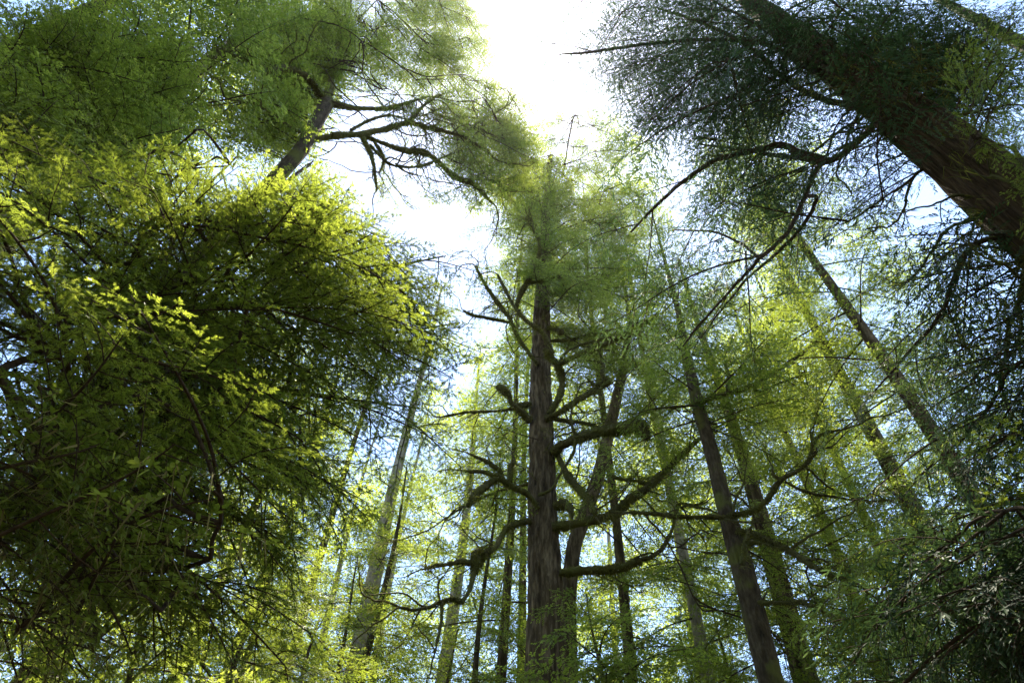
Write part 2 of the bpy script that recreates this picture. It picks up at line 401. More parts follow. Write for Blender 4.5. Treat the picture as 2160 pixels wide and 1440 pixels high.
TREES = []
class Tree:
    def __init__(s, name, label, base, cat='tree', group=None, seed=0):
        s.base = np.array([base[0], base[1], 0.0]); s.o = thing(name, label, cat, tuple(s.base), group)
        s.rng = np.random.default_rng(seed); s.axis = None; s.nb = 0; s.anchors = []; s.br = MB(); TREES.append(s)
    def trunk(s, pts, rad, mat, **kw):
        """pts: world points up the trunk"""
        pts = np.asarray(pts, float); s.axis = pts; s.rad = np.asarray(rad, float)
        s.tr = part('trunk', trunk_mesh('trunk', pts - s.base, rad, M[mat], seed=int(s.rng.integers(1e6)), **kw), s.o)
        return s
    def straight(s, H, r, mat, lean=(0, 0), taper=1.0, **kw):
        z = np.concatenate([[-0.15, 0.5, 2], np.linspace(0.1, 1, 14) * H])
        f = np.clip(z / H, 0, 1)
        ph = s.rng.uniform(0, 6, 2)
        pts = np.stack([s.base[0] + lean[0] * f + 0.16 * np.sin(f * 9 + ph[0]) * f ** 0.5, s.base[1] + lean[1] * f + 0.16 * np.sin(f * 8 + ph[1]) * f ** 0.5, z], 1)
        return s.trunk(pts, r * (1 - 0.93 * f ** taper) + 0.01, mat, **kw)
    def pt(s, z):
        a = s.axis; z = min(z, a[-1, 2] - 0.05); return np.array([np.interp(z, a[:, 2], a[:, 0]), np.interp(z, a[:, 2], a[:, 1]), z])
    def bough(s, base, az, pitch, L, key, roll=0.0):
        pr = PROTO[key]; Ls = np.array([p[0] for p in pr]); best = np.abs(np.log(Ls / L)); c = np.flatnonzero(best <= best.min() + 1e-6)
        L0, me = pr[int(s.rng.choice(c))]; sc = L / L0
        o = bpy.data.objects.new('twig' if key == 'twig' else 'bough', me); COL.objects.link(o); o.parent = s.o
        mat = Matrix.Translation(Vector(np.asarray(base) - s.base)) @ Matrix.Rotation(az, 4, 'Z') @ Matrix.Rotation(-pitch, 4, 'Y') @ Matrix.Rotation(roll, 4, 'X') @ Matrix.Diagonal((sc, sc * s.rng.uniform(0.9, 1.15), sc, 1))
        o.matrix_local = mat; s.nb += 1
        return o
    def crown(s, n, lo, hi, spread, key, pitch=(-0.25, 0.3), power=0.8, L_min=0.8, az_range=None, skip=None):
        for i in range(n):
            f = ((i + s.rng.uniform(0, 1)) / n); z = lo + (hi - lo) * f
            L = (spread * (1 - f) ** power + L_min) * s.rng.uniform(0.65, 1.15)
            az = i * 2.39996 + s.rng.normal(0, 0.4)
            if az_range: az = s.rng.uniform(*az_range)
            b = s.pt(z)
            pt_ = pitch[0] + (pitch[1] - pitch[0]) * f + s.rng.normal(0, 0.12)
            if skip:
                tip = b + L * np.array([math.cos(az) * math.cos(pt_), math.sin(az) * math.cos(pt_), math.sin(pt_) - 0.12])
                if skip(tip) or skip(b * 0.4 + tip * 0.6): continue
            s.bough(b, az, pt_, L, key, s.rng.normal(0, 0.18))
    def reach(s, tip, key, Lmax=4.6, roll=None, pitch=(-0.28, 0.12)):
        """a bough whose tip lies at `tip`, its foot on the trunk or, if that is far, on a limb from the trunk"""
        tip = np.asarray(tip, float); rng = s.rng
        ax = s.pt(tip[2]); h = (tip - ax)[:2]; hl = np.linalg.norm(h)
        az = math.atan2(h[1], h[0]) + rng.normal(0, 0.38); p = rng.uniform(*pitch)
        L = min(Lmax * rng.uniform(0.55, 1.0), hl + 0.4); L = max(L, 0.6)
        d = np.array([math.cos(az) * math.cos(p), math.sin(az) * math.cos(p), math.sin(p)])
        foot = tip - d * L
        cand = [s.pt(foot[2] - 0.25 * hl), s.pt(foot[2]), s.pt(foot[2] - 0.6)] + s.anchors
        A = np.vstack(cand); ds = np.linalg.norm(A - foot, axis=1) + 1e-6
        dd = (ds + 0.1) * (1.7 - ((foot - A) @ d) / ds) * rng.uniform(0.9, 1.1, len(A)); b = A[int(dd.argmin())]
        if (foot - b) @ d < 0.35 * np.linalg.norm(foot - b):          # no hairpin bends: let the bough follow its branch
            v = tip - b; az = math.atan2(v[1], v[0]); L = min(L, np.linalg.norm(v)); p = float(np.clip(math.asin(np.clip(v[2] / (np.linalg.norm(v) + 1e-6), -1, 1)), -0.5, 0.6))
            d = np.array([math.cos(az) * math.cos(p), math.sin(az) * math.cos(p), math.sin(p)]); L = max(L, 0.5); foot = tip - d * L
        g = np.linalg.norm(foot - b)
        if g > 0.05:
            mid = (b + foot) / 2 + rng.normal(0, 0.09, 3) * g + UP * 0.06 * g
            q = spline([b, mid, foot, foot + d * L * 0.15], max(6, int(g / 0.12)))
            q[1:-1] += rng.normal(0, 0.012, (len(q) - 2, 3))
            r0 = 0.0045 * (g + L) + 0.007
            s.br.tube(q - s.base, np.linspace(r0, 0.006, len(q)), 5, 0, rng=rng, lump=0.08)
            s.anchors.append(q[len(q) // 3:-1:2])
        s.bough(foot, az, p + 0.10, L * 1.03, key, rng.normal(0, 0.22) if roll is None else roll)
    def limb(s, pts, rad, moss=1.0, mat='moss_bark', lump=0.15, seg=9, lichen=0.0):
        """limb through world points with radii (metres); moss is its sub-part"""
        pts = np.asarray(pts, float); rad = np.asarray(rad, float)
        ln = np.sum(np.linalg.norm(np.diff(pts, axis=0), axis=1)); n = int(np.clip(ln / 0.06, 8, 90))
        P = spline(pts, n); r = np.interp(np.linspace(0, 1, n), np.linspace(0, 1, len(rad)), rad)
        u = np.linspace(0, 1, n); rng = s.rng
        if moss: r = r * (1 + 0.16 * np.sin(u * ln * 5 + rng.uniform(0, 6)) * np.sin(u * ln * 2.3 + rng.uniform(0, 6)))
        P = P + np.cumsum(rng.normal(0, 0.006, (n, 3)), 0) * np.sin(u * np.pi)[:, None]
        mb = MB(); mb.tube(P - s.base, r, seg, 0, cap=True, rng=rng, lump=lump)
        o = part('limb', mb.mesh('limb', [M[mat]], True), s.o)
        if moss:
            k = int(ln * (500 + 6000 * float(r.mean())) * moss); ii = rng.integers(0, n - 1, k); f = rng.uniform(0, 1, (k, 1))
            ok = np.sin(ii / n * ln * 3.1 + rng.uniform(0, 6)) + np.sin(ii / n * ln * 7.3) * 0.6 > rng.normal(-0.2, 0.5, k)
            ii = ii[ok]; f = f[ok]; k = len(ii)
            c = P[ii] * (1 - f) + P[ii + 1] * f; T = unit(P[ii + 1] - P[ii]); rr = r[ii][:, None]
            d = rng.normal(0, 1, (k, 3)); d = unit(d - T * np.sum(d * T, 1)[:, None])
            ln_ = np.minimum(0.02 + rr[:, 0] * 0.6, 0.09) * rng.uniform(0.4, 1.3, k); low = d[:, 2] < -0.3
            ln_ = np.where(low, ln_ * rng.uniform(1, 2.2, k), ln_)
            dd = unit(d + rng.normal(0, 0.35, (k, 3)) - UP * 0.35)
            mb = MB(); leaves(mb, c + d * rr * 0.92 - s.base, dd, unit(np.cross(dd, rng.normal(0, 1, (k, 3)))), ln_, 0.011, rng.uniform(0, 1, k), 0, -1)
            if lichen:
                k = int(ln * 60 * lichen); ii = rng.integers(0, n - 1, k)
                dd = unit(-UP + rng.normal(0, 0.12, (k, 3)))
                leaves(mb, P[ii] - UP * r[ii][:, None] * 0.8 - s.base, dd, unit(np.cross(dd, rng.normal(0, 1, (k, 3)))), rng.uniform(0.08, 0.5, k), 0.010, rng.uniform(0.5, 1, k), 0, -1)
            mo = part('moss', mb.mesh('moss', [M['moss']]), o); mo['kind'] = 'stuff'
        return o
    def traced(s, px, widths, off=(0, 0), moss=1.0, lichen=0.0, twigs=0, key=None, **kw):
        """limb traced in the photograph; off = how far it swings behind (+) or before (-) the trunk, in metres"""
        f = np.linspace(0, 1, len(px)); o = np.interp(f, np.linspace(0, 1, len(off)), off)
        pts = np.array([on_plane(x, y, s.base, k) for (x, y), k in zip(px, o)])
        wd = np.interp(f, np.linspace(0, 1, len(widths)), widths)
        rad = np.array([0.38 * w_ * depth(p) / F for w_, p in zip(wd, pts)])
        L = s.limb(pts, rad, moss=moss, lichen=lichen, **kw)
        P = spline(pts, 40)
        s.anchors.append(P[14::4])
        ln = np.sum(np.linalg.norm(np.diff(P, axis=0), axis=1))
        if rad[-1] < 0.08: t_ = P[-1] - P[-3]; s.bough(P[-1] - t_ * 0.2, math.atan2(t_[1], t_[0]), math.asin(unit(t_)[2]), min(2.0, 0.5 + 0.3 * ln), 'twig', 0)
        if moss and not twigs: twigs = int(ln * 2.2)
        for k in range(twigs):
            i = int(s.rng.uniform(0.35, 1.0) * 38); t_ = P[i + 1] - P[i]
            az = math.atan2(t_[1], t_[0]) + s.rng.choice([-1, 1]) * s.rng.uniform(0.3, 1.3)
            s.bough(P[i], az, s.rng.uniform(-0.6, 0.6), s.rng.uniform(0.4, 1.1) * min(1.6, 0.5 + ln * 0.5), key or ('twig' if s.rng.uniform() < 0.75 else 'mid'), s.rng.normal(0, 1.0))
        return P

def in_poly(pg, n, rng):
    """n even-ish random pixels inside a polygon"""
    pg = np.asarray(pg, float); lo, hi = pg.min(0), pg.max(0); res = []; tries = 0
    x1, y1 = pg[:, 0], pg[:, 1]; x2, y2 = np.roll(x1, -1), np.roll(y1, -1)
    while len(res) < n and tries < 20000:
        tries += 1; best = None; bd = -1
        for _ in range(6):
            p = rng.uniform(lo, hi); c = ((y1 > p[1]) != (y2 > p[1])) & (p[0] < (x2 - x1) * (p[1] - y1) / (y2 - y1 + 1e-9) + x1)
            if c.sum() % 2 == 0: continue
            d = min([1e9] + [np.hypot(*(p - q)) for q in res])
            if d > bd: best, bd = p, d
        if best is not None: res.append(best)
    return res
def fill(tree, poly, n, D, key, seed, tier=False, **kw):
    """boughs whose tips show inside a polygon of the photo; D = horizontal distance, or height above ground for a tier"""
    rng = np.random.default_rng(seed)
    for p in in_poly(poly, n, rng):
        k = key if isinstance(key, str) else key[int(rng.integers(len(key)))]
        q = rng.uniform(*D); d = ray(*p)
        if tier: q = D[0] + (D[1] - D[0]) * (rng.integers(0, 3) / 2 + rng.normal(0, 0.06))
        tree.reach(CAM + d * ((q - CAM[2]) / d[2]) if tier else at(p[0], p[1], q), k, **kw)

GAPS = [((1120, 100), 90, 90), ((890, 400), 75, 50), ((1000, 640), 30, 60), ((350, 60), 45, 40), ((1190, 180), 40, 40), ((1340, 940), 50, 30),
        ((960, 480), 50, 40), ((790, 940), 60, 50), ((840, 850), 50, 60)]
def gap(p, grow=1.0):
    if depth(p) < 0.5: return False
    x, y = proj(p)
    return any(((x - c[0]) / (a * grow)) ** 2 + ((y - c[1]) / (b * grow)) ** 2 < 1 for c, a, b in GAPS)

# ------------------------------------------------------------------ ground
def ground():
    n = 121; x = np.linspace(-1, 1, n); x = np.sign(x) * (np.abs(x) ** 1.8) * 300
    X, Y = np.meshgrid(x, x); rng = np.random.default_rng(5)
    r = np.hypot(X, Y); Z = 0.10 * np.sin(X * 0.9 + 1) * np.sin(Y * 0.7) * np.clip(r / 6, 0, 1) + rng.normal(0, 0.02, X.shape) - 0.05
    i, j = np.meshgrid(np.arange(n - 1), np.arange(n - 1), indexing='ij')
    q = np.stack([i * n + j, i * n + j + 1, (i + 1) * n + j + 1, (i + 1) * n + j], -1).reshape(-1, 4)
    mb = MB(); mb.add(np.stack([X, Y, Z], -1), q); o = bpy.data.objects.new('ground', mb.mesh('ground', [M['ground']], True)); COL.objects.link(o)
    o['kind'] = 'structure'; o['label'] = 'mossy brown forest floor under the conifers'
ground()

def base_at(px, py, D):
    p = at(px, py, D); return (p[0], p[1])

# ------------------------------------------------------------------ 1: central spruce with crooked mossy limbs
T1 = Tree('spruce_tree', 'big furrowed trunk with crooked mossy limbs standing at the centre', base_at(1143, 1300, 15), seed=1)
def px_trunk(t, pts, off=0.0, top=None):
    """trunk from traced axis pixels (x, y, width)"""
    P = [on_plane(x, y, t.base, off) for x, y, w_ in pts]; r = [0.5 * w_ * depth(p) / F for (x, y, w_), p in zip(pts, P)]
    P0 = np.array([t.base[0], t.base[1], -0.15])
    P = [P0, P0 + UP * 1.2] + P; r = [r[0] * 1.25, r[0] * 1.18] + r
    if top is not None: P.append(np.array([P[-1][0], P[-1][1], top])); r.append(0.015)
    return np.array(P), np.array(r)
P, r = px_trunk(T1, [(1152, 1290, 72), (1145, 1100, 59), (1143, 960, 51), (1141, 860, 46), (1141, 760, 38), (1143, 650, 32), (1148, 540, 24), (1152, 430, 15), (1160, 330, 9)], top=37)
T1.trunk(P, r, 'grey_bark', seg=150, step=0.07, furrow=0.30, ridges=24, zlen=0.5)
tr = T1.traced
tr([(1180, 1207), (1230, 1205), (1300, 1200), (1350, 1181)], [20, 25, 25, 26], (-0.3, -0.5))
tr([(1345, 1184), (1390, 1165), (1418, 1120), (1424, 1085), (1438, 1065), (1500, 1076)], [13, 12, 9, 8, 7, 4], (-0.5, -0.8), moss=0.4)
tr([(1165, 1112), (1240, 1100), (1300, 1082), (1335, 1045), (1370, 1022), (1420, 975), (1460, 938), (1505, 903)], [26, 27, 26, 25, 24, 16, 13, 7], (-0.3, -1.2))
tr([(1372, 1022), (1352, 1018), (1348, 1010)], [10, 7, 3], (-0.8, -0.9))
tr([(1165, 955), (1200, 930), (1260, 908), (1310, 900), (1345, 898)], [20, 26, 32, 34, 36], (-0.3, -1.6))
tr([(1340, 898), (1353, 903), (1360, 918), (1362, 926)], [34, 36, 24, 8], (-1.6, -1.8))
tr([(1175, 955), (1195, 1000), (1225, 1038), (1250, 1070), (1256, 1090)], [15, 20, 20, 15, 8], (-0.2, -1.0))
tr([(1150, 885), (1185, 868), (1235, 838), (1290, 806)], [17, 16, 15, 13], (-0.4, -1.0))
tr([(1290, 806), (1275, 800), (1268, 785), (1272, 768), (1255, 762)], [13, 13, 11, 9, 5], (-1.0, -1.1))
tr([(1275, 805), (1255, 812), (1240, 800)], [10, 8, 4], (-1.0, -1.1))
tr([(1160, 872), (1182, 832), (1188, 795), (1178, 768), (1160, 748), (1148, 735)], [15, 18, 21, 20, 18, 14], (-0.4, -1.2), moss=1.4)
tr([(1178, 768), (1215, 752), (1265, 730), (1320, 702), (1360, 680), (1388, 662)], [12, 13, 13, 16, 15, 8], (-1.1, -2.0), lichen=1)
tr([(1180, 762), (1195, 745), (1230, 728), (1290, 712), (1315, 715)], [8, 7, 6, 5, 3], (-1.1, -1.4), moss=0.5)
tr([(1165, 745), (1155, 718), (1140, 698), (1115, 680), (1090, 655), (1065, 610), (1050, 580)], [14, 13, 12, 11, 10, 9, 6], (-1.0, -2.0), moss=0.7)
tr([(1135, 770), (1112, 740), (1090, 705), (1075, 670), (1050, 635), (1025, 600), (1003, 562)], [10, 11, 12, 11, 12, 10, 8], (-0.4, -1.6), moss=0.6)
tr([(1075, 680), (1035, 672), (1000, 665), (978, 655)], [10, 10, 9, 6], (-1.0, -1.8), moss=0.5)
tr([(1088, 650), (1098, 620), (1112, 593), (1125, 560), (1135, 520), (1122, 478), (1118, 450)], [9, 16, 14, 10, 10, 8, 5], (-1.0, -1.8), moss=0.8)
tr([(1113, 597), (1150, 592), (1185, 586), (1225, 594), (1262, 606)], [10, 11, 11, 9, 5], (-1.2, -1.6), moss=0.6)
tr([(1120, 888), (1098, 868), (1082, 852)], [24, 20, 9], (-0.3, -0.8), moss=0.6)
tr([(1118, 852), (1098, 855), (1080, 848), (1076, 832), (1062, 820), (1048, 815)], [16, 14, 12, 16, 24, 16], (-0.3, -0.9), moss=1.6)
tr([(1085, 862), (1030, 870), (980, 872), (925, 880)], [8, 8, 7, 4], (-0.6, -0.4), moss=0.6)
tr([(1118, 1098), (1085, 1106), (1063, 1116), (1050, 1140), (1038, 1158), (1015, 1170)], [18, 17, 15, 14, 15, 20], (-0.3, -1.3), moss=1.2)
tr([(1015, 1168), (1008, 1172), (1005, 1188), (1000, 1210)], [30, 34, 28, 14], (-1.3, -1.4), moss=2.2)
tr([(1003, 1190), (975, 1184), (945, 1190), (920, 1192), (895, 1199)], [14, 15, 13, 10, 5], (-1.4, -1.7), moss=1.4)
tr([(1003, 1195), (995, 1230), (985, 1258), (970, 1272), (952, 1262), (935, 1266), (905, 1280), (860, 1285), (815, 1268)], [14, 12, 11, 13, 10, 11, 9, 8, 4], (-1.4, -2.2))
tr([(932, 1268), (930, 1310), (920, 1350), (915, 1385)], [9, 7, 8, 3], (-2.0, -2.1))
tr([(928, 1268), (926, 1240), (930, 1222), (938, 1212)], [6, 5, 4, 2], (-2.0, -2.1), moss=0.4)
tr([(1135, 1072), (1118, 1045), (1098, 1032), (1070, 1018), (1045, 1000)], [15, 15, 17, 18, 18], (-0.4, -1.2))
tr([(1050, 1005), (1015, 995), (985, 992), (962, 990)], [14, 12, 9, 4], (-1.2, -1.5), moss=0.5)
tr([(1060, 998), (1045, 985), (1020, 970), (985, 955)], [12, 13, 10, 5], (-1.1, -1.4), moss=0.5)
tr([(1050, 1008), (1022, 1022), (1000, 1040), (985, 1066)], [14, 22, 20, 8], (-1.2, -1.5), moss=1.8, lichen=2)
tr([(1075, 1015), (1078, 985), (1085, 968), (1080, 955)], [16, 16, 12, 6], (-1.0, -1.1), moss=1.6, lichen=2)
tr([(1135, 1045), (1165, 1030), (1180, 1002), (1205, 960), (1213, 922), (1205, 880), (1212, 845), (1222, 820)], [8, 8, 7, 8, 9, 7, 6, 3], (-0.6, -1.1), moss=0.3)
tr([(1213, 924), (1240, 912), (1280, 895)], [8, 7, 3], (-1.0, -1.1), moss=0.4)
tr([(1170, 1068), (1190, 1064), (1205, 1072), (1207, 1090)], [22, 26, 24, 9], (-0.4, -0.8), moss=2.4)
tr([(1165, 882), (1200, 888), (1240, 895), (1265, 902)], [14, 12, 9, 5], (0.2, 0.6), moss=0.6)
tr([(1155, 690), (1175, 695), (1185, 700)], [8, 9, 22], (-0.3, -0.6), moss=2.2)
tr([(1155, 620), (1200, 618), (1250, 600), (1300, 575)], [10, 10, 9, 5], (0.3, 0.8), moss=0.3)
tr([(1150, 720), (1200, 715), (1260, 700), (1310, 690)], [10, 9, 8, 4], (0.3, 0.6), moss=0.3)
tr([(1115, 1020), (1060, 1035), (980, 1070), (900, 1120)], [9, 8, 6, 3], (0.3, 1.0), moss=0.3)
T1.crown(70, 22, 36.5, 3.2, 'mid', pitch=(-0.35, 0.2), skip=lambda p: gap(p, 0.9))
fill(T1, [(1170, 640), (1420, 600), (1450, 800), (1300, 860), (1190, 800)], 14, (15, 17.5), ('mid', 'mid', 'lichen'), 11, Lmax=2.6)
fill(T1, [(950, 880), (1100, 900), (1100, 1090), (960, 1100), (870, 1000)], 16, (14, 17), ('mid', 'lichen'), 12, Lmax=2.2)
fill(T1, [(1050, 450), (1330, 430), (1400, 600), (1200, 640), (1040, 560)], 60, (14.5, 19), 'mid', 13, Lmax=2.8)
fill(T1, [(960, 500), (1000, 420), (1100, 300), (1160, 220), (1280, 230), (1400, 330), (1440, 480), (1200, 480)], 100, (15, 19), ('mid', 'mid', 'far'), 14, Lmax=3.0)

# ------------------------------------------------------------------ 2: leaning tree behind it
T2 = Tree('spruce_tree', 'leaning stem rising to the upper right just behind the big central trunk', base_at(1188, 1330, 17.5), seed=2)
P, r = px_trunk(T2, [(1198, 1260, 32), (1210, 1150, 31), (1250, 1040, 28), (1264, 1000, 27), (1278, 940, 26), (1310, 800, 20), (1330, 680, 12)], top=31)
T2.trunk(P, r, 'grey_bark', seg=36, step=0.14, furrow=0.12, ridges=16)
T2.traced([(1280, 1000), (1320, 1012), (1375, 1018)], [10, 9, 4], (0, -0.4), moss=0.5)
T2.traced([(1300, 900), (1340, 880), (1400, 860)], [9, 7, 4], (0, 0.4), moss=0.3)
T2.crown(30, 20, 30.5, 2.8, 'mid')

# ------------------------------------------------------------------ 3: dark tree with mossy limbs right of the centre
T3 = Tree('hemlock_tree', 'dark slim trunk with mossy limbs between the central tree and the cedar', base_at(1560, 1180, 12.5), seed=3)
P, r = px_trunk(T3, [(1622, 1420, 50), (1562, 1180, 44), (1529, 1070, 33), (1503, 960, 29), (1474, 860, 25), (1450, 760, 20), (1432, 660, 12)], top=25)
T3.trunk(P, r, 'dark_bark', seg=80, step=0.06, furrow=0.22, ridges=15, zlen=0.25)
tr = T3.traced
tr([(1535, 1088), (1570, 1082), (1605, 1068), (1635, 1035), (1650, 1012), (1690, 990), (1712, 965), (1718, 930), (1740, 912), (1780, 905)], [16, 16, 17, 16, 12, 12, 12, 10, 8, 4], (-0.2, -0.9), moss=1.2)
tr([(1718, 935), (1714, 918), (1716, 908)], [9, 7, 4], (-0.8, -0.8))
tr([(1655, 1015), (1700, 1035), (1760, 1050), (1830, 1055)], [9, 9, 7, 3], (-0.6, -0.2), moss=0.5)
tr([(1650, 1012), (1635, 1003), (1630, 985)], [9, 8, 4], (-0.6, -0.7))
tr([(1556, 1118), (1600, 1130), (1650, 1152), (1700, 1180), (1750, 1208), (1805, 1228)], [15, 20, 20, 19, 15, 7], (-0.3, -1.0), moss=1.4)
tr([(1565, 1190), (1572, 1160), (1580, 1130), (1586, 1108)], [18, 16, 14, 6], (-0.5, -0.7), moss=1.2)
tr([(1576, 1150), (1590, 1142), (1606, 1146)], [14, 14, 10], (-0.6, -0.7), moss=1.2)
tr([(1545, 1092), (1500, 1090), (1440, 1090), (1390, 1085), (1330, 1080)], [12, 12, 11, 14, 10], (-0.3, -0.8), moss=0.7)
tr([(1528, 1095), (1560, 1100), (1612, 1102)], [7, 6, 4], (-0.4, -0.8), moss=0.3)
tr([(1470, 848), (1530, 832), (1590, 812), (1640, 780), (1700, 740), (1760, 690)], [13, 13, 13, 10, 8, 4], (-0.2, 0.5), moss=0.8)
tr([(1590, 815), (1600, 825), (1660, 800), (1700, 790)], [9, 8, 6, 3], (0.2, 0.5), moss=0.5)
tr([(1535, 825), (1533, 790), (1530, 765)], [9, 8, 5], (0, 0.1), moss=0.5)
tr([(1478, 845), (1440, 855), (1380, 862)], [9, 8, 5], (-0.2, -0.5), moss=0.5)
tr([(1545, 1085), (1552, 1050), (1565, 1020), (1572, 995)], [8, 8, 6, 3], (-0.3, -0.6), moss=0.4)
tr([(1600, 1270), (1660, 1270), (1705, 1275), (1740, 1290)], [11, 12, 10, 5], (-0.3, -0.9), moss=1.0)
tr([(1500, 1075), (1470, 1070), (1440, 1068), (1425, 1075)], [6, 6, 5, 3], (-0.6, -0.9), moss=0.3)
fill(T3, [(1480, 640), (1700, 640), (1800, 800), (1700, 1000), (1520, 960)], 26, (12.6, 15.5), ('mid', 'lichen', 'mid'), 31, Lmax=2.4)
fill(T3, [(1600, 1150), (1850, 1150), (1850, 1440), (1680, 1440)], 22, (13.2, 16), ('mid', 'mid', 'bare'), 32, Lmax=2.4)
T3.crown(34, 13.5, 24.5, 2.6, 'mid')

# ------------------------------------------------------------------ 4: big cedar at the right edge
T4 = Tree('cedar_tree', 'massive brown fibrous cedar trunk leaning in from the edge with dark feathery boughs', base_at(2014, 350, 6.4), seed=4)
T4.straight(34, 0.50, 'cedar_bark', taper=0.9, seg=200, step=0.12, furrow=0.24, ridges=44, zlen=1.4)
def cedar_limb(t, px, w, D, n=7, key='cedar', Lb=(1.2, 2.3), root=True, pitch=(-0.6, -0.05)):
    """long bough limb traced in the photo: pixels, widths, horizontal distances"""
    f = np.linspace(0, 1, len(px)); d = np.interp(f, np.linspace(0, 1, len(D)), D)
    pts = np.array([at(x, y, k) for (x, y), k in zip(px, d)]); wd = np.interp(f, np.linspace(0, 1, len(w)), w)
    if root:
        A = np.vstack([t.pt(pts[0][2] + k) for k in (-1.2, -0.8, -0.4, 0, 0.4)] + t.anchors); b = A[int(np.linalg.norm(A - pts[0], axis=1).argmin())]
        if np.linalg.norm(b - pts[0]) > 0.15: pts = np.vstack([b, pts]); wd = np.append(wd[0] * 1.15, wd)
    rad = np.array([0.5 * a * depth(p) / F for a, p in zip(wd, pts)]); t.limb(pts, rad, moss=0, mat='twig', lump=0.05, seg=7)
    P = spline(pts, 60); t.anchors.append(P[15::5])
    for k in range(n):
        i = int((0.22 + 0.78 * (k + t.rng.uniform(0, 1)) / n) * 58); v = P[i + 1] - P[i]
        az = math.atan2(v[1], v[0]) + (-1) ** k * t.rng.uniform(0.35, 0.9)
        t.bough(P[i], az, t.rng.uniform(*pitch), t.rng.uniform(*Lb) * (1.25 - 0.5 * i / 58), key, t.rng.normal(0, 0.22))
cl = lambda *a, **k: cedar_limb(T4, *a, **k)
cl([(1800, 225), (1700, 195), (1640, 150), (1580, 100), (1480, 50), (1380, 15)], [15, 13, 11, 9, 7, 4], (6.4, 6.0, 5.4))
cl([(1820, 200), (1760, 150), (1680, 95), (1600, 50), (1500, 0)], [11, 10, 9, 7, 4], (6.2, 5.5))
cl([(1750, 340), (1650, 310), (1600, 320), (1520, 340), (1450, 380), (1380, 440), (1330, 490)], [14, 13, 12, 11, 9, 7, 4], (6.4, 6.0, 6.6))
cl([(1740, 340), (1660, 335), (1560, 320), (1480, 305)], [12, 11, 8, 4], (6.4, 6.8))
cl([(1720, 360), (1690, 430), (1655, 500), (1600, 560), (1540, 620), (1470, 690), (1440, 730)], [11, 10, 9, 8, 6, 5, 3], (6.3, 5.6, 5.8), n=5, Lb=(0.8, 1.4))
cl([(1720, 420), (1690, 480), (1640, 530), (1570, 590), (1520, 650), (1480, 710)], [8, 8, 7, 6, 5, 3], (6.4, 6.6), n=4, Lb=(0.8, 1.4))
cl([(1720, 150), (1600, 90), (1400, 90), (1250, 110), (1180, 115)], [10, 9, 7, 6, 3], (6.2, 5.2, 5.6), n=8)
cl([(1600, 540), (1560, 520), (1500, 490), (1420, 485)], [7, 6, 5, 3], (6.0, 6.4), n=4)
cl([(2050, 520), (2000, 640), (1930, 740), (1840, 830)], [11, 9, 7, 3], (6.0, 6.4, 7.0), n=5, Lb=(0.8, 1.4))
cl([(2160, 760), (2080, 860), (2000, 950), (1930, 1010)], [10, 8, 6, 3], (5.6, 6.4), n=6, Lb=(0.8, 1.4))
cl([(2160, 1300), (2060, 1290), (1970, 1230), (1880, 1140)], [9, 8, 6, 3], (5.0, 6.4), n=6)
cl([(2200, 1100), (2100, 1080), (2000, 1150), (1900, 1280)], [9, 8, 6, 3], (4.6, 5.4), n=7, Lb=(0.9, 1.6))
fill(T4, [(1200, 0), (1800, 0), (1780, 180), (1500, 330), (1250, 170)], 47, (4.6, 6.6), 'cedar', 41, Lmax=3.0)
fill(T4, [(1200, 30), (1330, 80), (1400, 250), (1330, 330), (1250, 250)], 26, (5.0, 6.6), 'cedar', 47, Lmax=2.0)
fill(T4, [(1400, 330), (1760, 220), (1800, 520), (1640, 560), (1420, 520)], 14, (5.0, 7.5), 'cedar', 42, Lmax=3.0)
fill(T4, [(1820, 0), (2160, 0), (2160, 320), (1960, 200)], 34, (6.5, 9), 'cedar', 43, Lmax=3.0)
fill(T4, [(1850, 480), (2160, 600), (2160, 1000), (1960, 900), (1850, 650)], 40, (5.2, 7.5), ('cedar', 'cedar', 'twig'), 44, Lmax=2.6)
fill(T4, [(1980, 900), (2160, 900), (2160, 1440), (1880, 1440), (1880, 1180)], 40, (4.4, 6.2), 'cedar', 45, Lmax=2.2)
fill(T4, [(1540, 0), (1760, 0), (1870, 150), (1820, 240), (1700, 240)], 9, (4.6, 5.8), 'cedar', 46, Lmax=2.4)
for k in range(26):           # bare drooping twigs under the trunk
    z = T4.rng.uniform(6, 13); T4.bough(T4.pt(z), T4.rng.uniform(math.pi * 0.75, math.pi * 1.7), T4.rng.uniform(-1.1, -0.3), T4.rng.uniform(1.0, 2.0), 'twig', T4.rng.normal(0, 0.5))
T4.crown(24, 14, 33, 4.0, 'cedarfar', pitch=(-0.4, 0.1), skip=lambda p: gap(p, 1.2))

